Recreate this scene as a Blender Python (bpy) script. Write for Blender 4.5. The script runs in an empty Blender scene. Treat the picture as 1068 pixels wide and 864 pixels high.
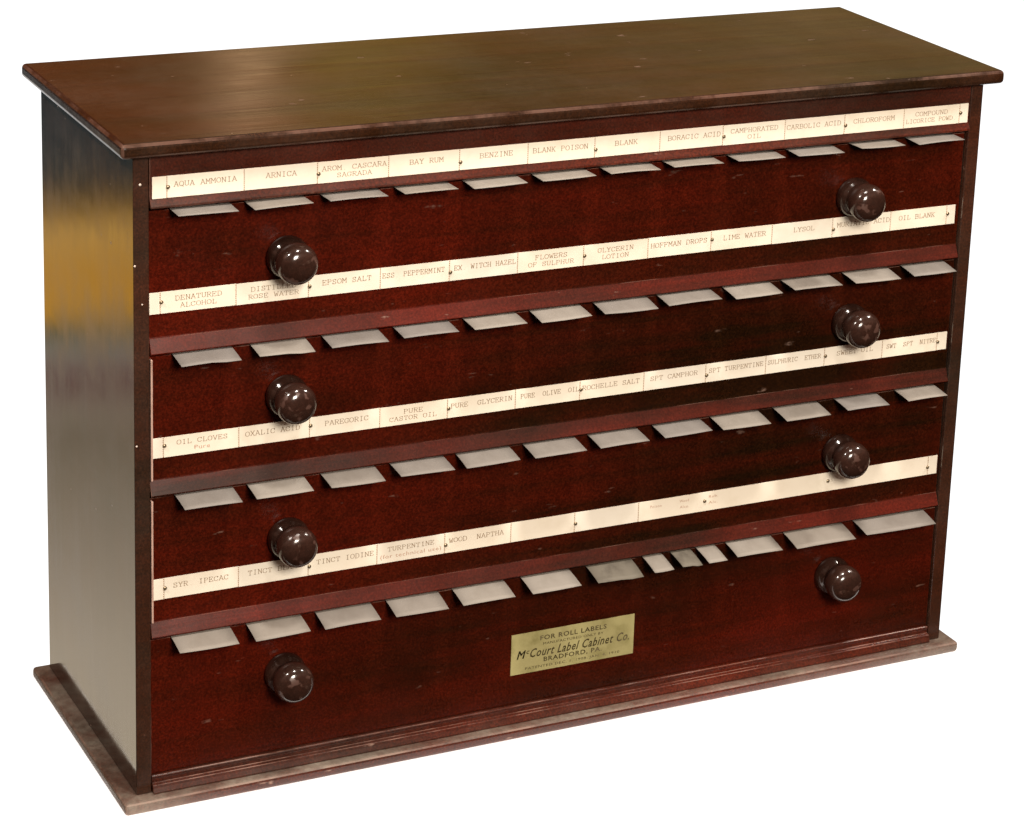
import bpy, bmesh, math, random
from mathutils import Matrix, Vector
random.seed(7)
S = bpy.context.scene
C = S.collection

# ------------------------------------------------------------------ camera
PX_W, PX_H, F, PPX, PPY = 1068, 864, 2844.94, 642.03, 189.40
cam_d = bpy.data.cameras.new('camera')
cam = bpy.data.objects.new('camera', cam_d)
C.objects.link(cam)
S.camera = cam
rx = Vector((0.888582613820276, -0.4567659675429923, 0.0422586004363444))
dn = Vector((-0.08824137091438652, -0.2606089704936836, -0.9614033622561194))
fw = Vector((0.450149307314222, 0.850557355733718, -0.2718782553493184))
CAM = Vector((-0.6231455, -1.98140118, 1.12640719))
m = Matrix((rx, -dn, -fw)).transposed().to_4x4()
m.translation = CAM
cam.matrix_world = m
cam_d.sensor_width = 36
cam_d.lens = F / PX_W * 36
cam_d.shift_x = (PX_W / 2 - PPX) / PX_W
cam_d.shift_y = (PPY - PX_H / 2) / PX_W
cam_d.clip_end = 100
cam_d.clip_start = 0.05
S.render.resolution_x, S.render.resolution_y = 1024, 828
S.view_settings.view_transform = 'Standard'
S.view_settings.look = 'None'
S.view_settings.exposure = 0
S.view_settings.gamma = 1


# ------------------------------------------------------------------ node helper
class NT:
    def __init__(s, tree):
        s.t = tree
        s.n = tree.nodes
        s.n.clear()

    def node(s, kind, **kw):
        n = s.n.new(kind)
        for k, v in kw.items():
            setattr(n, k, v)
        return n

    def put(s, sock, v):
        if isinstance(v, bpy.types.NodeSocket):
            s.t.links.new(v, sock)
        elif v is not None:
            if isinstance(v, (tuple, list)) and len(v) == 3 and sock.type == 'RGBA':
                v = (*v, 1)
            sock.default_value = v

    def math(s, op, a, b=None, c=None, clamp=False):
        n = s.node('ShaderNodeMath', operation=op, use_clamp=clamp)
        s.put(n.inputs[0], a)
        s.put(n.inputs[1], b)
        s.put(n.inputs[2], c)
        return n.outputs[0]

    def step(s, v, a, b, lo=0.0, hi=1.0):
        n = s.node('ShaderNodeMapRange', interpolation_type='SMOOTHSTEP')
        s.put(n.inputs[0], v)
        n.inputs[1].default_value, n.inputs[2].default_value = a, b
        n.inputs[3].default_value, n.inputs[4].default_value = lo, hi
        return n.outputs[0]

    def mix(s, f, a, b, mode='MIX'):
        n = s.node('ShaderNodeMix', data_type='RGBA', blend_type=mode)
        s.put(n.inputs[0], f)
        s.put(n.inputs[6], a)
        s.put(n.inputs[7], b)
        return n.outputs[2]

    def ramp(s, v, stops, interp='LINEAR'):
        n = s.node('ShaderNodeValToRGB')
        n.color_ramp.interpolation = interp
        e = n.color_ramp.elements
        while len(e) < len(stops):
            e.new(0.5)
        for q, (p, c) in zip(e, stops):
            q.position = p
            q.color = (*c, 1) if len(c) == 3 else c
        s.put(n.inputs[0], v)
        return n.outputs[0]

    def noise(s, vec, scale, detail=3, rough=.55, dist=0):
        n = s.node('ShaderNodeTexNoise')
        s.put(n.inputs['Vector'], vec)
        n.inputs['Scale'].default_value = scale
        n.inputs['Detail'].default_value = detail
        n.inputs['Roughness'].default_value = rough
        n.inputs['Distortion'].default_value = dist
        return n.outputs[0]

    def mapping(s, vec, scale=(1, 1, 1), loc=(0, 0, 0)):
        n = s.node('ShaderNodeMapping')
        s.put(n.inputs[0], vec)
        n.inputs[1].default_value = loc
        n.inputs[3].default_value = scale
        return n.outputs[0]


# ------------------------------------------------------------------ world: the dim shop round a white sheet
world = bpy.data.worlds.new('World')
S.world = world
world.use_nodes = True
w = NT(world.node_tree)
tc = w.node('ShaderNodeTexCoord').outputs['Generated']
sp = w.node('ShaderNodeSeparateXYZ')
w.put(sp.inputs[0], tc)
X, Y, Z = sp.outputs
# left of the cabinet, seen mirrored in its varnished side
zz = w.math('MULTIPLY_ADD', Z, -1.0, 0.0)                     # 0.2 .. 0.5 going down
zr = w.step(zz, 0.0, 1.0)
zr = w.math('MULTIPLY', zz, 2.0, clamp=True)
wob = w.noise(tc, 5.0, 2)
zr = w.math('ADD', zr, w.math('MULTIPLY_ADD', wob, 0.016, -0.008))
side = w.ramp(zr, [(.30, (.008, .011, .012)), (.548, (.011, .017, .019)), (.556, (.040, .028, .014)),
                   (.568, (.075, .040, .010)), (.580, (.30, .175, .045)), (.610, (.26, .13, .020)), (.640, (.28, .14, .018)),
                   (.648, (.06, .055, .026)), (.655, (.045, .055, .045)), (.664, (.12, .115, .10)), (.678, (.075, .045, .040)),
                   (.690, (.065, .038, .034)), (.704, (.12, .10, .075)), (.718, (.09, .072, .052)), (.74, (.105, .086, .062)), (.80, (.155, .13, .10)), (.86, (.215, .185, .145)), (1.0, (.28, .24, .185))])
side = w.mix(1.0, side, (4.5, 4.35, 4.1), 'MULTIPLY')
# above and behind: what the polished top mirrors
az = w.math('DIVIDE', X, w.math('MAXIMUM', Y, .05))
az = w.math('ADD', az, w.math('MULTIPLY_ADD', w.noise(w.mapping(tc, (6, 6, 9)), 1.0, 2), .03, -.015))
back = w.ramp(az, [(.20, (.24, .070, .026)), (.30, (.27, .105, .034)), (.348, (.25, .125, .045)), (.3635, (2.3, 1.65, 1.0)), (.376, (.26, .15, .05)),
                   (.395, (.52, .40, .10)), (.425, (.42, .32, .085)), (.46, (.22, .15, .05)), (.55, (.22, .15, .055)), (.62, (.30, .20, .085)),
                   (.72, (.25, .20, .08)), (.85, (.14, .11, .05))])
vv = w.noise(w.mapping(tc, (5, 5, 26)), 1.0, 3)
back = w.mix(1.0, back, w.ramp(vv, [(.35, (.50, .46, .42)), (.62, (1.30, 1.22, 1.15))]), 'MULTIPLY')
back = w.mix(1.0, back, w.mix(w.step(Z, .212, .256), (1.35, 1.38, 1.2), (.52, .37, .38)), 'MULTIPLY')
back = w.mix(w.step(Z, .3, .9), back, (.28, .22, .17))
# before the cabinet: dark below, lit room above
front = w.ramp(w.step(Z, -.25, .55), [(0, (.010, .006, .004)), (.45, (.03, .018, .014)), (.7, (.26, .12, .085)), (1, (.36, .24, .19))])
spots = w.noise(w.mapping(tc, (3, 3, 5)), 1.0, 2)
front = w.mix(1.0, front, w.ramp(spots, [(.35, (.45, .45, .45)), (.65, (1.6, 1.5, 1.4))]), 'MULTIPLY')
white = (1.25, 1.25, 1.25)
rear = w.mix(w.step(X, -.22, -.14), side, white)
rear = w.mix(w.step(Z, -.13, -.04), rear, back)
col = w.mix(w.step(Y, .42, .56), front, rear)
bg = w.node('ShaderNodeBackground')
w.put(bg.inputs[0], col)
bg.inputs[1].default_value = 1.0
out = w.node('ShaderNodeOutputWorld')
w.t.links.new(bg.outputs[0], out.inputs[0])


# ------------------------------------------------------------------ lamps: ceiling lights of the shop, plus an added front fill
def lamp(loc, target, power, size, color=(1, .93, .84), shape='DISK'):
    d = bpy.data.lights.new('ceiling_or_fill_lamp', 'AREA')
    d.energy = power
    d.size = size
    d.shape = shape
    d.color = color
    o = bpy.data.objects.new('ceiling_or_fill_lamp', d)
    C.objects.link(o)
    o.location = loc
    o.rotation_euler = (Vector(target) - Vector(loc)).to_track_quat('-Z', 'Y').to_euler()


lamp((-1.2, -.45, 2.1), (.1, -.1, 0), 26, .20)
lamp((.30, -.70, 2.4), (.35, -.1, 0), 30, .24)
lamp((2.0, -.35, 2.1), (.9, 0, 0), 34, .20)
lamp((-.05, -2.9, 1.75), (.4, 0, .28), 116, .75, (1, .89, .76), 'SQUARE')  # added front fill that brightens the cards, not a ceiling light


# ------------------------------------------------------------------ materials
def new_mat(name):
    mt = bpy.data.materials.new(name)
    mt.use_nodes = True
    k = NT(mt.node_tree)
    b = k.node('ShaderNodeBsdfPrincipled')
    o = k.node('ShaderNodeOutputMaterial')
    k.t.links.new(b.outputs[0], o.inputs[0])
    return mt, k, b


def wood(name, dark, red, rough=.3, spec=.5, ior=1.5, dust=0.0, dust_col=(.30, .25, .20), grain=(3, 40, 60), coat=0.0,
         coat_ior=1.5, speck=1.0, scuff=.35, loc=(0, 0, 0), wave=.0008, updust=0, patch=0, leftred=0, edge=.6, streak=0):
    mt, k, b = new_mat(name)
    tc = k.node('ShaderNodeTexCoord').outputs['Object']
    g = k.noise(k.mapping(tc, grain, loc), 1.0, 5, .62, .6)
    big = k.noise(k.mapping(tc, (2.6, 2.6, 5.5), loc), 1.0, 4, .6)
    f = k.math('ADD', k.math('MULTIPLY', g, .35), k.math('MULTIPLY', big, .75))
    if leftred:                           # red glow at the left, put into the board colour
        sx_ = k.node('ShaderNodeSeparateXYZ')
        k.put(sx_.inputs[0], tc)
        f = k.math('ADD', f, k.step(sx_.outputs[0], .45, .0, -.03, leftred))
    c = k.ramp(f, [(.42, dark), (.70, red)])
    # pores and fine mottling of old varnish
    fine = k.noise(tc, 520, 2, .7)
    pores = k.ramp(fine, [(.30, (1 - .5 * speck,) * 3), (.5, (1, 1, 1)), (.72, (1 + .8 * speck,) * 3)])
    c = k.mix(1.0, c, pores, 'MULTIPLY')
    # scratches / chips with a shape of their own
    s1 = k.noise(k.mapping(tc, (40, 90, 160), loc), 1.0, 2, .5)
    s2 = k.noise(tc, 60, 3, .6)
    sc = k.math('MULTIPLY', k.step(s1, .68, .78), k.step(s2, .5, .62))
    c = k.mix(k.math('MULTIPLY', sc, scuff), c, (.32, .20, .15))
    if edge:                              # varnish rubbed along the arrises, with the bevel highlight painted in
        gn = k.node('ShaderNodeSeparateXYZ')
        k.put(gn.inputs[0], k.node('ShaderNodeNewGeometry').outputs['Normal'])
        mx = k.math('MAXIMUM', k.math('ABSOLUTE', gn.outputs[0]), k.math('MAXIMUM', k.math('ABSOLUTE', gn.outputs[1]), k.math('ABSOLUTE', gn.outputs[2])))
        wear_glint = k.math('MULTIPLY', k.step(mx, .90, .80), k.step(k.noise(k.mapping(tc, (16, 16, 16), loc), 1.0, 5, .7), .42, .60))
        c = k.mix(k.math('MULTIPLY', wear_glint, edge), c, (.26, .14, .105))
    r = k.math('ADD', k.math('MULTIPLY_ADD', k.noise(tc, 14, 4, .6), .18, rough - .09), k.math('MULTIPLY', sc, .3))
    if streak:                            # brushed-on varnish: the gloss varies along the grain
        r = k.math('ADD', r, k.math('MULTIPLY_ADD', k.noise(k.mapping(tc, grain, loc), 1.5, 4, .7), streak, -.5 * streak), clamp=True)
    if dust > 0:
        d = k.math('MULTIPLY', k.step(k.noise(tc, 9, 5, .65), .25, .75), dust)
        d2 = k.math('MULTIPLY', k.step(k.noise(tc, 130, 3, .6), .2, .8), .5)
        d = k.math('MULTIPLY', d, k.math('ADD', d2, .6), clamp=True)
        if updust:                        # dust settles on upward faces and is rubbed into the left end
            ns = k.node('ShaderNodeSeparateXYZ')
            k.put(ns.inputs[0], k.node('ShaderNodeNewGeometry').outputs['Normal'])
            up = k.math('MAXIMUM', k.step(ns.outputs[2], .3, .95, 0, .8), k.step(ns.outputs[0], -.5, -.95, 0, .95))
            ox = k.node('ShaderNodeSeparateXYZ')
            k.put(ox.inputs[0], tc)
            ends = k.math('MAXIMUM', k.step(ox.outputs[0], .10, -.01, 0, .8), k.step(ox.outputs[0], .55, .80, 0, .75))
            d = k.math('MULTIPLY', d, k.math('MAXIMUM', up, ends), clamp=True)
        c = k.mix(d, c, dust_col)
        r = k.math('ADD', r, k.math('MULTIPLY', d, .5))
    if patch:                             # chips and a pinkish reflection painted on the front of a knob
        oy = k.node('ShaderNodeSeparateXYZ')
        k.put(oy.inputs[0], tc)
        wn = k.noise(k.mapping(k.node('ShaderNodeObjectInfo').outputs['Location'], (9, 9, 9)), 1, 1)
        off = k.node('ShaderNodeVectorMath', operation='ADD')
        k.put(off.inputs[0], tc)
        cmb = k.node('ShaderNodeCombineXYZ')
        for q in range(3):
            k.put(cmb.inputs[q], k.math('MULTIPLY', wn, 1.7 + q))
        k.put(off.inputs[1], cmb.outputs[0])
        wp = k.math('MULTIPLY', k.step(oy.outputs[1], -.028, -.036), k.step(k.noise(off.outputs[0], 95, 2, .5), .56, .64))
        c = k.mix(k.math('MULTIPLY', wp, .32), c, (.17, .085, .065))
        r = k.math('ADD', r, k.math('MULTIPLY', wp, .25))
    k.put(b.inputs['Base Color'], c)
    k.put(b.inputs['Roughness'], r)
    b.inputs['IOR'].default_value = ior
    b.inputs['Specular IOR Level'].default_value = spec
    if coat:
        b.inputs['Coat Weight'].default_value = coat
        b.inputs['Coat IOR'].default_value = coat_ior
        b.inputs['Coat Roughness'].default_value = rough * .6
    bp = k.node('ShaderNodeBump')
    bp.inputs['Strength'].default_value = .25
    bp.inputs['Distance'].default_value = wave
    k.put(bp.inputs['Height'], k.math('ADD', g, k.math('MULTIPLY', big, 1.5)))
    k.put(b.inputs['Normal'], bp.outputs[0])
    return mt


M = {}
DK, RD = (.0125, .0042, .0012), (.064, .0056, .0018)
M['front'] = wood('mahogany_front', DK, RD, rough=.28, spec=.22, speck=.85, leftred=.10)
M['lip'] = wood('mahogany_lip', (.022, .006, .003), (.100, .010, .005), rough=.26, spec=.42, scuff=1, speck=.6)
M['stile'] = wood('mahogany_stile', (.016, .006, .002), (.045, .011, .004), rough=.36, spec=.35, scuff=1, dust=.05)
M['top'] = wood('mahogany_top', (.010, .0045, .001), (.034, .008, .002), rough=.17, spec=.5, grain=(2, 30, 30), dust=.06, speck=.7, streak=.12, edge=.38)
M['side'] = wood('mahogany_side', (.010, .005, .003), (.045, .016, .008), rough=.09, spec=.5, ior=2.1, grain=(40, 40, 3), dust=.10,
                 scuff=.7, speck=.7, wave=.0004, streak=.10)
M['base'] = wood('mahogany_base', (.020, .007, .003), (.080, .010, .003), rough=.36, spec=.5, updust=1, dust=.95, scuff=1, dust_col=(.25, .220, .175))
M['rail'] = wood('mahogany_rail', (.018, .005, .002), (.075, .009, .003), rough=.28, spec=.45, scuff=.7, dust=.06)
M['dark'] = wood('dark_wood_inside', (.006, .003, .002), (.012, .005, .003), rough=.7, spec=.2)
M['knob'] = wood('dark_varnished_knob', (.010, .0038, .0024), (.026, .008, .005), rough=.125, spec=.6, grain=(60, 60, 60), speck=.4,
                 dust=.03, wave=.0002, patch=1, edge=0)


def paper(name, colr, var=.10, rough=.7, stain=(.55, .45, .30), vary=0):
    mt, k, b = new_mat(name)
    tc = k.node('ShaderNodeTexCoord').outputs['Object']
    n = k.noise(tc, 45, 4, .6)
    c = k.mix(k.math('MULTIPLY', k.step(n, .45, .8), var * 3), colr, stain)
    if vary:                              # each piece of paper has aged a little differently
        rn = k.node('ShaderNodeObjectInfo').outputs['Random']
        c = k.mix(1.0, c, k.ramp(rn, [(0, (1 - vary, 1 - vary, 1 - vary * .8)), (.5, (1, .97, .93)), (1, (1 + vary, 1 + vary * .9, 1 + vary * .7))]), 'MULTIPLY')
    k.put(b.inputs['Base Color'], c)
    b.inputs['Roughness'].default_value = rough
    b.inputs['Specular IOR Level'].default_value = .25
    return mt


M['card'] = paper('cream_card', (.86, .81, .70), .07, vary=.03)
M['ink'] = paper('faded_brown_ink', (.37, .27, .18), .1)
M['ink2'] = paper('pale_red_ink', (.52, .33, .24), .1)
M['perf'] = paper('perforation', (.36, .22, .13), .1)
M['pin'], k, b = new_mat('aged_steel_pin')
b.inputs['Base Color'].default_value = (.30, .24, .16, 1)
b.inputs['Metallic'].default_value = .8
b.inputs['Roughness'].default_value = .35
M['tab'] = paper('grey_white_paper', (.225, .207, .187), .14, .55, (.15, .13, .11), vary=.14)
M['tab_dull'] = paper('dull_grey_paper', (.14, .125, .10), .3, .6, (.06, .05, .04))
M['plate'] = paper('yellowed_maker_plate', (.37, .335, .155), .30, .35, (.20, .18, .065))
M['plate_ink'] = paper('dark_green_brown_ink', (.05, .038, .012), .1)
M['nail'] = paper('bright_nail_head', (.75, .62, .55), .1, .3)
M['edge_glint'] = paper('pale_edge_glint', (.50, .33, .27), .3, .4, (.22, .12, .09))  # light reflected beside the drawers, given as a pale colour
M['glow_sheet'], k, b = new_mat('glowing_white')
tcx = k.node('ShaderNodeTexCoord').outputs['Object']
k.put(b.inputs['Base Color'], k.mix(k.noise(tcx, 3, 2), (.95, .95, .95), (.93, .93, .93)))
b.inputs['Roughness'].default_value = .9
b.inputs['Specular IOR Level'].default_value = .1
b.inputs['Emission Color'].default_value = (1, 1, 1, 1)     # added glow, keeps the sheet white and free of shadow
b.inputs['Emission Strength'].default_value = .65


# ------------------------------------------------------------------ mesh helpers
def box(bm, x0, x1, y0, y1, z0, z1, mi=0):
    vs = [bm.verts.new(p) for p in ((x0, y0, z0), (x1, y0, z0), (x1, y1, z0), (x0, y1, z0),
                                    (x0, y0, z1), (x1, y0, z1), (x1, y1, z1), (x0, y1, z1))]
    for f in ((0, 3, 2, 1), (4, 5, 6, 7), (0, 1, 5, 4), (1, 2, 6, 5), (2, 3, 7, 6), (3, 0, 4, 7)):
        bm.faces.new([vs[i] for i in f]).material_index = mi


def prism_x(bm, x0, x1, prof, mi=0):
    """extrude a (y, z) outline along x"""
    a = [bm.verts.new((x0, y, z)) for y, z in prof]
    c = [bm.verts.new((x1, y, z)) for y, z in prof]
    n = len(prof)
    for i in range(n):
        bm.faces.new((a[i], a[(i + 1) % n], c[(i + 1) % n], c[i])).material_index = mi
    bm.faces.new(a[::-1]).material_index = mi
    bm.faces.new(c).material_index = mi
    bmesh.ops.recalc_face_normals(bm, faces=bm.faces)


def obj(name, bm, mats, parent=None, bevel=0, seg=2, smooth=False):
    me = bpy.data.meshes.new(name)
    bm.to_mesh(me)
    bm.free()
    for mt in (mats if isinstance(mats, (list, tuple)) else [mats]):
        me.materials.append(mt)
    o = bpy.data.objects.new(name, me)
    C.objects.link(o)
    o.parent = parent
    if smooth:
        for p in me.polygons:
            p.use_smooth = True
    if bevel:
        md = o.modifiers.new('bevel', 'BEVEL')
        md.width = bevel
        md.segments = seg
        md.limit_method = 'ANGLE'
    return o


def text_into(bm, lines, mi, y):
    """lines: (string, centre x, baseline z, cap height, width or None, shear, mat)"""
    for s, cx, z, h, wd, shear, m_i in lines:
        bold = .014 if m_i == 1 and h > .004 else 0
        cu = bpy.data.curves.new('lettering', 'FONT')
        cu.body = s
        cu.size = 1
        cu.shear = shear
        cu.offset = bold
        cu.align_x = 'CENTER'
        cu.space_character = 1.12
        cu.fill_mode = 'FRONT'
        cu.resolution_u = 2
        to = bpy.data.objects.new('lettering', cu)
        C.objects.link(to)
        bpy.context.view_layer.update()
        me = to.to_mesh()
        xs = [v.co.x for v in me.vertices]
        if xs:
            sx = h / .70
            if wd:
                sx = wd / (max(xs) - min(xs))
            mid = (max(xs) + min(xs)) / 2
            sz = h / .70
            vv = [bm.verts.new((cx + (v.co.x - mid) * sx, y, z + v.co.y * sz)) for v in me.vertices]
            for p in me.polygons:
                try:
                    f = bm.faces.new([vv[i] for i in p.vertices])
                    f.material_index = m_i
                    f.normal_update()
                    if f.normal.y > 0:
                        f.normal_flip()
                except ValueError:
                    pass
        to.to_mesh_clear()
        bpy.data.objects.remove(to)
        bpy.data.curves.remove(cu)


# a slab-serif typewriter face, drawn as strokes on a 4 x 6 body
def _st(x, y0=0, y1=6, a=1, b=1):
    r = [[(x, y0), (x, y1)]]
    if a: r.append([(x - .7, y0), (x + .7, y0)])
    if b: r.append([(x - .7, y1), (x + .7, y1)])
    return r


_bowl = [(0, 6), (2.6, 6), (3.6, 5.4), (3.6, 3.8), (2.6, 3.1), (.3, 3.1)]
_O = [(2, 6), (.8, 5.5), (.1, 4.2), (.1, 1.8), (.8, .5), (2, 0), (3.2, .5), (3.9, 1.8), (3.9, 4.2), (3.2, 5.5), (2, 6)]
_C = [(3.7, 4.3), (3.3, 5.4), (2.1, 6), (.8, 5.5), (.1, 4.2), (.1, 1.8), (.8, .5), (2.1, 0), (3.2, .4), (3.8, 1.5)]
GLYPH = {
    'A': [[(.2, 0), (2, 6), (3.8, 0)], [(1, 2.1), (3, 2.1)], [(-.5, 0), (.9, 0)], [(3.1, 0), (4.5, 0)], [(1.2, 6), (2, 6)]],
    'B': _st(.6) + [_bowl, [(2.6, 3.1), (3.9, 2.5), (3.9, .7), (2.9, 0), (0, 0)]],
    'C': [_C, [(3.7, 4.3), (3.7, 6)]],
    'D': _st(.6) + [[(0, 6), (2.3, 6), (3.6, 5), (3.9, 3), (3.6, 1), (2.3, 0), (0, 0)]],
    'E': _st(.6) + [[(0, 6), (3.6, 6), (3.6, 4.6)], [(0, 0), (3.8, 0), (3.8, 1.4)], [(.6, 3.1), (2.5, 3.1)], [(2.5, 3.9), (2.5, 2.3)]],
    'F': _st(.6) + [[(0, 6), (3.7, 6), (3.7, 4.6)], [(.6, 3.1), (2.5, 3.1)], [(2.5, 3.9), (2.5, 2.3)]],
    'G': [_C[:-2] + [(3.5, .5), (3.5, 2.5)], [(2.3, 2.5), (4.2, 2.5)], [(3.7, 4.3), (3.7, 6)]],
    'H': _st(.5) + _st(3.5) + [[(.5, 3), (3.5, 3)]],
    'I': _st(2) + [[(.9, 0), (3.1, 0)], [(.9, 6), (3.1, 6)]],
    'K': _st(.5) + [[(.5, 2.2), (3.4, 6)], [(1.6, 3.6), (3.5, 0)], [(2.8, 0), (4.3, 0)], [(2.7, 6), (4.2, 6)]],
    'L': _st(.9) + [[(.3, 0), (3.8, 0), (3.8, 1.7)]],
    'M': _st(.3, b=0) + _st(3.7, b=0) + [[(-.4, 6), (.3, 6), (2, 2.3), (3.7, 6), (4.4, 6)]],
    'N': _st(.5) + _st(3.5, a=0) + [[(.5, 6), (3.5, 0)]],
    'O': [_O], 'Q': [_O, [(1.7, 1.2), (2.6, .6), (3.9, -.9)]],
    'P': _st(.7) + [_bowl],
    'R': _st(.6) + [_bowl, [(2.0, 3.1), (3.7, 0), (4.4, 0)]],
    'S': [[(3.4, 4.4), (3.1, 5.5), (2, 6), (.8, 5.6), (.4, 4.6), (1, 3.5), (3, 2.6), (3.6, 1.5), (3.1, .4), (2, 0), (.8, .4), (.4, 1.6)],
          [(3.4, 4.4), (3.4, 6)], [(.4, 1.6), (.4, 0)]],
    'T': _st(2, b=0) + [[(.2, 4.5), (.2, 6), (3.8, 6), (3.8, 4.5)], [(1, 0), (3, 0)]],
    'U': [[(.5, 6), (.5, 1.5), (1.2, .3), (2, 0), (2.8, .3), (3.5, 1.5), (3.5, 6)], [(-.3, 6), (1.2, 6)], [(2.8, 6), (4.3, 6)]],
    'V': [[(.3, 6), (2, 0), (3.7, 6)], [(-.4, 6), (1, 6)], [(3, 6), (4.4, 6)]],
    'W': [[(.1, 6), (1, 0), (2, 4.3), (3, 0), (3.9, 6)], [(-.5, 6), (.9, 6)], [(3.1, 6), (4.5, 6)]],
    'X': [[(.3, 0), (3.7, 6)], [(.3, 6), (3.7, 0)], [(-.3, 0), (1, 0)], [(3, 0), (4.3, 0)], [(-.3, 6), (1, 6)], [(3, 6), (4.3, 6)]],
    'Y': [[(.3, 6), (2, 3), (3.7, 6)], [(2, 3), (2, 0)], [(1.1, 0), (2.9, 0)], [(-.3, 6), (1, 6)], [(3, 6), (4.3, 6)]],
    'Z': [[(.6, 4.7), (.6, 6), (3.6, 6), (.4, 0), (3.7, 0), (3.7, 1.4)]],
    '.': [[(1.8, 0), (2.3, 0)]],
}


def typed(bm, s, cx, z, h, wd, mi, y, wgt=.66):
    """typed capitals; wd is the width of the whole word"""
    adv = 5.0
    sx = wd / (adv * len(s) - 1)
    sz = h / 6
    x = cx - wd / 2
    for ch in s:
        ju = random.uniform(-.00010, .00010)
        for pl in GLYPH.get(ch, []):
            for (ax, az_), (bx_, bz) in zip(pl, pl[1:]):
                p0 = Vector((x + ax * sx, z + az_ * sz + ju))
                p1 = Vector((x + bx_ * sx, z + bz * sz + ju))
                d = (p1 - p0)
                if d.length < 1e-7:
                    continue
                d.normalize()
                n = Vector((-d.y, d.x)) * h / 6 * wgt * .5 * (1.25 if abs(d.y) > abs(d.x) else .8)
                e = d * h * .012
                q = [p0 - e + n, p0 - e - n, p1 + e - n, p1 + e + n]
                f = bm.faces.new([bm.verts.new((v.x, y, v.y)) for v in q])
                f.material_index = mi
                f.normal_update()
                if f.normal.y > 0:
                    f.normal_flip()
        x += adv * sx


def x_at(px, y, z):
    """where a reading taken from the photograph falls on the cabinet (x for a known depth and height)"""
    # (c.x - (px-cx)/f c.z = 0) solved for world x
    u = (px - PPX) / F
    a = rx - u * fw
    return CAM.x - (a.y * (y - CAM.y) + a.z * (z - CAM.z)) / a.x


# ------------------------------------------------------------------ sizes (metres)
W, D, H = .80, .2586, .5523
OV, TT, OB = .0108, .0125, .0167
BA, BT, BB = .0138, .0105, .0086
RC = .0045                       # drawer faces sit back by this much
XL, XR = .0135, .7865            # opening between the side panels

cab = bpy.data.objects.new('label_cabinet', None)
C.objects.link(cab)
cab.location = (0, 0, -BT)
cab['label'] = 'dark mahogany cabinet of four shallow drawers with round knobs, card strips and a maker plate'
cab['category'] = 'cabinet'
root = bpy.data.objects.new  # noqa


def part(name, bm, mats, parent=cab, **k):
    o = obj(name, bm, mats, parent, **k)
    if parent is cab:
        o.location = (0, 0, BT)          # the Empty stands at the foot of the base
    return o


# base and top
bm = bmesh.new()
box(bm, -BA, W + BA, -BA, D + BB, -BT, 0)
part('base', bm, M['base'], bevel=.0032, seg=3)
bm = bmesh.new()
box(bm, -.0125, W + .0155, -OV, D + OB, H + .0001, H + TT)
part('top', bm, M['top'], bevel=.0040, seg=4)
# sides, back, inside
for x0, x1 in ((0, XL - .0006), (XR + .0006, W)):
    bm = bmesh.new()
    box(bm, x0, x1, 0, D, .0001, H)
    part('side_panel', bm, [M['side'], M['stile']], bevel=.0009)
    me = C.objects[-1].data
    for p in me.polygons:
        if p.normal.y < -.9:
            p.material_index = 1
    if x0 == 0:
        sp_ = C.objects[-1]
        for px, py, rr in ((146, 193, .0011), (140.5, 278, .0009), (148.3, 318, .0007), (142.5, 466, .0008)):
            # height on the front edge read off the picture
            u, v_ = (px - PPX) / F, (py - PPY) / F
            d = rx * u + dn * v_ + fw
            hit = CAM + d * (-CAM.y / d.y)
            bm = bmesh.new()
            bmesh.ops.create_uvsphere(bm, u_segments=10, v_segments=6, radius=rr)
            for v in bm.verts:
                v.co = Vector((v.co.x, v.co.y * .5, v.co.z)) + Vector((hit.x, -.0001, hit.z))
            part('nail_head', bm, M['nail'], sp_, smooth=True)
bm = bmesh.new()
box(bm, XL, XR, D - .008, D - .0005, .0005, H - .0005)
part('back_panel', bm, M['dark'])
for zz_ in (.508, .3868, .265, .1405):
    bm = bmesh.new()
    box(bm, XL, XR, .022, D - .009, zz_ - .010, zz_ - .006)
    part('dust_board', bm, M['dark'])

# head rail with the first strip of cards
bm = bmesh.new()
prism_x(bm, XL, XR, [(0, H - .0004), (.018, H - .0004), (.018, .5085), (-.0028, .5085), (-.0030, .5100), (-.0004, .5152), (0, .5155)])
head = part('head_rail', bm, M['rail'], bevel=.0005, seg=1)
# moulded rail under the last drawer
bm = bmesh.new()
prism_x(bm, XL, XR, [(.002, .0150), (.016, .0150), (.016, .0003), (-.0045, .0003), (-.0045, .0015), (-.0030, .0050), (-.0022, .0072),
                     (.0008, .0082), (.0012, .0118), (.0004, .0135), (.0010, .0147)])
part('bottom_moulding', bm, M['rail'], bevel=.0004, seg=1)

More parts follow.
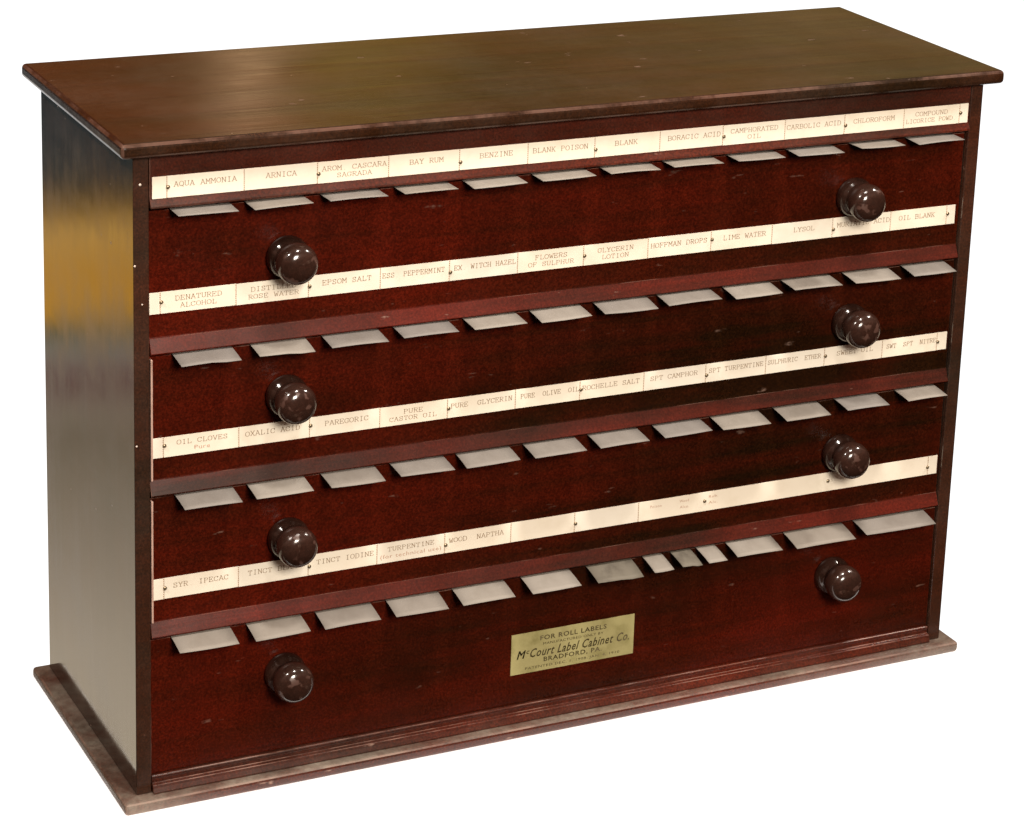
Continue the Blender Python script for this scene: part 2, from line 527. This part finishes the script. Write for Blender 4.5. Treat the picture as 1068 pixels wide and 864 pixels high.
# ------------------------------------------------------------------ card strips
ROWS = [
    dict(z0=.5163, z1=.5342, y=0.0, st=158.4, end=1009.2,
         cut=[174.3, 255, 331.3, 405.6, 479.4, 550.8, 620.4, 688.4, 754, 818.7, 880.9, 942.8, 1000.7],
         pins=[0, 2, 4, 6, 8, 10, 12],
         txt=['AQUA AMMONIA', 'ARNICA', 'AROM. CASCARA|SAGRADA', 'BAY RUM', 'BENZINE', 'BLANK POISON', 'BLANK', 'BORACIC ACID',
              'CAMPHORATED|OIL', 'CARBOLIC ACID', 'CHLOROFORM', 'COMPOUND|LICORICE POWD.']),
    dict(z0=.4192, z1=.4372, y=RC, st=155.5, end=995.6,
         cut=[167.3, 246.4, 322, 396.8, 468.8, 539.9, 608.7, 675.9, 741.6, 805.2, 868.2, 928.7, 987.1],
         pins=[0, 2, 4, 6, 8, 10, 12],
         txt=['DENATURED|ALCOHOL', 'DISTILLED|ROSE WATER', 'EPSOM SALT', 'ESS. PEPPERMINT', 'EX. WITCH HAZEL', 'FLOWERS|OF SULPHUR',
              'GLYCERIN|LOTION', 'HOFFMAN DROPS', 'LIME WATER', 'LYSOL', 'MURIATIC ACID', 'OIL BLANK']),
    dict(z0=.2964, z1=.3136, y=RC, st=158.6, end=986.8,
         cut=[170.6, 249.3, 323, 396.3, 466.8, 537.6, 604.8, 671.5, 736, 798.6, 859.7, 920, 977],
         pins=[0, 2, 4, 6, 8, 10, 12],
         txt=['OIL CLOVES|Pure', 'OXALIC ACID', 'PAREGORIC', 'PURE|CASTOR OIL', 'PURE  GLYCERIN', 'PURE  OLIVE  OIL', 'ROCHELLE SALT',
              'SPT CAMPHOR', 'SPT TURPENTINE', 'SULPHURIC  ETHER', 'SWEET OIL', 'SWT  SPT  NITRE']),
    dict(z0=.1720, z1=.1903, y=RC, st=159.4, end=976.8,
         cut=[171.2, 248.9, 321.6, 393.3, 463.9, 532.9, 599.3, 665.9, 967.7],
         pins=[0, 2, 4, 6, 8],
         txt=['SYR. IPECAC', 'TINCT BLANK', 'TINCT IODINE', 'TURPENTINE|(for technical use)', 'WOOD  NAPTHA', '', '', 'LONG']),
]


def cards(row, parent, zoff):
    zm = (row['z0'] + row['z1']) / 2
    hgt = row['z1'] - row['z0']
    y = row['y']
    xs = [x_at(p, y, zm) for p in [row['st']] + row['cut'] + [row['end']]]
    txts = [''] + row['txt'] + ['']
    for i, t in enumerate(txts):
        a, b_ = xs[i], xs[i + 1]
        bm = bmesh.new()
        y0 = y - .0006
        dz = random.uniform(-.00012, .00012)
        box(bm, a + .00005, b_ - .00005, y0, y - .00005, row['z0'] + dz, row['z1'] + dz, 0)
        # perforated joint with the next card
        if i < len(txts) - 1:
            n = 11
            for q in range(n):
                za = row['z0'] + hgt * (q + .12) / n
                box(bm, b_ - .00085, b_ - .00015, y0 - .0001, y0 - .00002, za, za + hgt / n * .66, 1)
        cx, wd = (a + b_) / 2 + random.uniform(-.001, .001), b_ - a
        tl = []
        up = .35 * hgt if i % 3 else .42 * hgt
        if t == 'LONG':
            for s, px, rowy in (('Poison', 683.5, .60), ('Wood', 713, .66), ('Alco.', 713.5, .34), ('Rub.', 743.5, .66), ('Alc.', 743.5, .34)):
                tl.append((s, x_at(px, y, zm), row['z0'] + hgt * rowy, .0026, .0115 if len(s) > 5 else .0095, 0, 3))
        elif '|' in t:
            t1, t2 = t.split('|')
            tl.append((t1, cx, row['z0'] + hgt * .56, .0038, min(wd * .90, .0043 * len(t1)), 0, 2))
            small = t2[0] == '(' or t2[1:2].islower()
            tl.append((t2, cx, row['z0'] + hgt * .22, .0036, min(wd * .90, (.0033 if small else .0043) * len(t2)), 0, 3 if small else 2))
        elif t:
            tl.append((t, cx + random.uniform(-.002, .002), row['z0'] + hgt * .49, .0040, min(wd * .90, .0043 * len(t)), 0, 2))
        for s_, tx, tz, th, tw_, sh, mi_ in tl:
            if s_.upper() == s_:
                typed(bm, s_, tx, tz, th, tw_, mi_, y0 - .00015)
            else:
                text_into(bm, [(s_, tx, tz, th, tw_, sh, mi_)], 2, y0 - .00015)
        o = part('card', bm, [M['card'], M['perf'], M['ink'], M['ink2']], parent)
        o.location.z += zoff
    pp = [row['cut'][i] for i in row['pins']]
    if len(row['cut']) < 10:
        pp = [171.2, 321.6, 463.9, 599.3, 733.9, 862.5, 966.5]
    for n, px in enumerate(pp):
        x = x_at(px + .6, y, zm)
        z = zm + random.uniform(-.0022, .0018)
        bm = bmesh.new()
        bmesh.ops.create_uvsphere(bm, u_segments=14, v_segments=8, radius=.00175)
        for v in bm.verts:
            v.co = Vector((v.co.x, v.co.y * .6, v.co.z)) + Vector((x, y - .0009, z))
        o = part('pin', bm, M['pin'], parent, smooth=True)
        o.location.z += zoff


cards(ROWS[0], head, 0)


# ------------------------------------------------------------------ knobs
def knob_mesh():
    prof = [(.0150, 0), (.0168, .0012), (.0178, .0038), (.0180, .0065), (.0174, .0092), (.0160, .0115), (.0146, .0130), (.0140, .0142),
            (.0146, .0158), (.0156, .0182), (.0166, .0214), (.0171, .0250), (.0170, .0280), (.0162, .0311), (.0145, .0340), (.0118, .0362),
            (.0082, .0375), (.0044, .0381), (.0015, .0382)]
    bm = bmesh.new()
    N = 40
    rings = []
    for r, d in prof:
        rings.append([bm.verts.new((r * math.cos(2 * math.pi * i / N), -d, r * math.sin(2 * math.pi * i / N))) for i in range(N)])
    for a, b_ in zip(rings, rings[1:]):
        for i in range(N):
            bm.faces.new((a[i], a[(i + 1) % N], b_[(i + 1) % N], b_[i]))
    bm.faces.new(rings[-1])
    bm.faces.new(rings[0][::-1])
    bmesh.ops.recalc_face_normals(bm, faces=bm.faces)
    me = bpy.data.meshes.new('knob')
    bm.to_mesh(me)
    bm.free()
    me.materials.append(M['knob'])
    for p in me.polygons:
        p.use_smooth = True
    return me


KM = knob_mesh()
KNOBS = [((.1288, .4572), (.6685, .4566)), ((.1292, .3378), (.6725, .3370)), ((.1318, .2112), (.6715, .2104)), ((.1300, .0885), (.6722, .0880))]

# ------------------------------------------------------------------ drawers
ZD = [.5075, .3860, .2645, .1395, .0155]
for n in range(4):
    zt, zb = ZD[n] - .0024, ZD[n + 1]
    bm = bmesh.new()
    if n < 3:
        prism_x(bm, XL + .0002, XR - .0002,
                [(RC, zt), (.018, zt), (.018, zb), (.0000, zb), (-.0008, zb + .0008), (-.0008, zb + .0016), (RC - .0004, zb + .0128), (RC, zb + .0134)])
        fac = [f for f in bm.faces if f.normal.y < -.3 and f.normal.z > .2]
        for f in bm.faces:
            f.material_index = 1 if (f.calc_center_median().z < zb + .0130 and abs(f.normal.x) < .5 and f.normal.z > -.5 and
                                     f.calc_center_median().y < .01) else 0
    else:
        prism_x(bm, XL + .0002, XR - .0002, [(RC - .001, zt), (.018, zt), (.018, zb), (RC - .001, zb)])
    # the tray behind the face
    t = .006
    box(bm, XL + .004, XL + .004 + t, .0182, D - .02, zb + .012, zt - .016)
    box(bm, XR - .004 - t, XR - .004, .0182, D - .02, zb + .012, zt - .016)
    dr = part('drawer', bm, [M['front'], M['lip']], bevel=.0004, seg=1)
    if n == 3:
        dr['label'] = 'deepest drawer, at the foot, with the yellow maker plate'
    # sub-parts
    for kx, kz in KNOBS[n]:
        k_ = bpy.data.objects.new('knob', KM)
        C.objects.link(k_)
        k_.parent = dr
        k_.location = (kx, RC + .0002, kz)
        k_.rotation_euler = (0, random.uniform(0, 6.28), 0)
    if n < 3:
        cards(ROWS[n + 1], dr, 0)
    if n in (1, 2):
        bm = bmesh.new()
        box(bm, XL + .0003, XL + .0019, -.0002, RC - .0003, zb + .014, zt - .001)
        part('edge_glint_strip', bm, M['edge_glint'], dr, bevel=.0004, seg=1)  # pale strip painted in place of a reflected line of light
    if n == 3:
        bm = bmesh.new()
        x0, x1, z0, z1 = .3434, .4658, .0440, .0828
        yp = RC - .001
        box(bm, x0, x1, yp - .0008, yp - .00005, z0, z1, 0)
        cx = (x0 + x1) / 2
        text_into(bm, [
            ('FOR ROLL LABELS', cx, z0 + .0296, .0044, .066, 0, 1),
            ('MANUFACTURED ONLY BY', cx, z0 + .0247, .0024, .060, 0, 1),
            ('M', cx - .0515, z0 + .0146, .0080, .0085, .30, 2),
            ('M', cx - .0511, z0 + .0147, .0080, .0085, .30, 2),
            ('c', cx - .0448, z0 + .0186, .0044, .0030, .3, 1),
            ('Court Label Cabinet Co.', cx + .0070, z0 + .0146, .0082, .099, .38, 1),
            ('BRADFORD, PA.', cx, z0 + .0085, .0043, .058, 0, 1),
            ('PATENTED DEC. 1, 1908, JAN. 4, 1910', cx, z0 + .0032, .0024, .094, 0, 1)], 1, yp - .0010)
        part('maker_plate', bm, [M['plate'], M['plate_ink'], M['plate_ink']], dr)

# ------------------------------------------------------------------ paper roll ends sticking out of the slots
TABS = [
    (-.0212, .0000, [(186.9, 249.8), (265.8, 326.9), (345, 405), (422.8, 478.3), (495.3, 550.8), (566.7, 622), (638, 689.7), (704, 755.2),
                     (771, 819.7), (833.8, 881.3), (899.4, 944.7), (958.8, 1006.3)]),
    (-.0225, .0025, [(190.2, 252.6), (271.7, 329.4), (347.3, 406.2), (421.5, 478.8), (495.3, 550), (565.5, 617.7), (631.7, 687.2), (698.4, 753.4),
                     (768, 816.6), (829, 879), (893, 940), (954, 997.8)]),
    (-.0235, .0030, [(192.8, 253.1), (268.4, 327.7), (346, 402.4), (419, 475), (487.7, 543.2), (559, 612.6), (626.6, 677.5), (694, 743.2),
                     (755, 804.7), (821.3, 867), (884.5, 928), (947.6, 988.3)]),
    (-.0235, .0050, [(188.3, 250), (267, 324), (340, 397.9), (414, 468.6), (484, 538), (556.3, 606.8), (624.7, 671.9), (683.7, 703.6),
                     (712.2, 733), (739.6, 759), (769.9, 816.7), (831.8, 892.9), (904, 976.2)]),
]
NAMES = [r['txt'] for r in ROWS]


def clean(s):
    return s.replace('|', ' ').replace('  ', ' ').replace('.', '')


for rI, (yf, droop, tabs) in enumerate(TABS):
    zs = ZD[rI] - .0010
    for i, (pa, pb) in enumerate(tabs):
        dy = random.uniform(-.0012, .0010)
        y1 = yf + dy
        dr_ = droop + random.uniform(-.0006, .0008)
        zf = zs - dr_
        a, b_ = x_at(pa, y1, zf), x_at(pb, y1, zf)
        bm = bmesh.new()
        NY, NX = 9, 5
        tw = random.uniform(-.0010, .0010)
        wob_ = random.uniform(-.0006, .0006)
        grid = []
        ysk = random.uniform(-.0005, .0005)
        curl = 0.0
        if (rI, i) in ((1, 0), (1, 1), (3, 6), (3, 8)):
            curl = .0012
        for j in range(NY):
            s = j / (NY - 1)
            yy = .020 + (y1 - .020) * s
            fr = max(0, (RC - yy) / (RC - y1))
            row_ = []
            for q in range(NX):
                t = q / (NX - 1)
                z = zs - dr_ * fr ** 1.4 + tw * (t - .5) * fr + wob_ * math.sin(t * 3.14) * fr - curl * fr * fr * (1 if q >= 3 else 0)
                row_.append(bm.verts.new((a + (b_ - a) * t + ysk * fr, yy + ysk * t * fr, z)))
            grid.append(row_)
        for j in range(NY - 1):
            for q in range(NX - 1):
                bm.faces.new((grid[j][q], grid[j + 1][q], grid[j + 1][q + 1], grid[j][q + 1]))
        x0, z0 = (a + b_) / 2, zs
        for v in bm.verts:
            v.co -= Vector((x0, 0, z0))
        o = obj('paper_label_end', bm, M['tab_dull'] if (rI, i) in ((3, 6), (3, 8)) else M['tab'], smooth=True)
        o.location = (x0, 0, z0)
        md = o.modifiers.new('thickness', 'SOLIDIFY')
        md.thickness = .0003
        md.offset = -1
        o['category'] = 'paper label'
        o['group'] = 'paper label ends sticking out of the slots'
        if rI < 3:
            o['label'] = 'blank grey paper end sticking out under the card reading ' + clean(NAMES[rI][i])
        else:
            o['label'] = ['blank paper end in the lowest slot, under the SYR IPECAC card',
                          'blank paper end in the lowest slot, under the TINCT BLANK card',
                          'blank paper end in the lowest slot, under the TINCT IODINE card',
                          'blank paper end in the lowest slot, under the TURPENTINE card',
                          'blank paper end in the lowest slot, under the WOOD NAPTHA card',
                          'bright paper end in the lowest slot, just right of the WOOD NAPTHA one',
                          'dull stained paper end in the lowest slot, left of the three narrow ones',
                          'narrow paper end in the lowest slot, leftmost of the three narrow ones',
                          'dull narrow paper end in the lowest slot, middle of the three narrow ones',
                          'narrow paper end in the lowest slot, rightmost of the three narrow ones',
                          'paper end in the lowest slot, just right of the three narrow ones',
                          'wide paper end in the lowest slot, second from the right, above the knob',
                          'widest paper end in the lowest slot, at the far right'][i]

# ------------------------------------------------------------------ added white sheet under the base, glowing to lose its shadow
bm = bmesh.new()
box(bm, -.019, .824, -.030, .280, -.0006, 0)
tb = obj('glowing_white_sheet', bm, M['glow_sheet'])
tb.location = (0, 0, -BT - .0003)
tb['kind'] = 'structure'
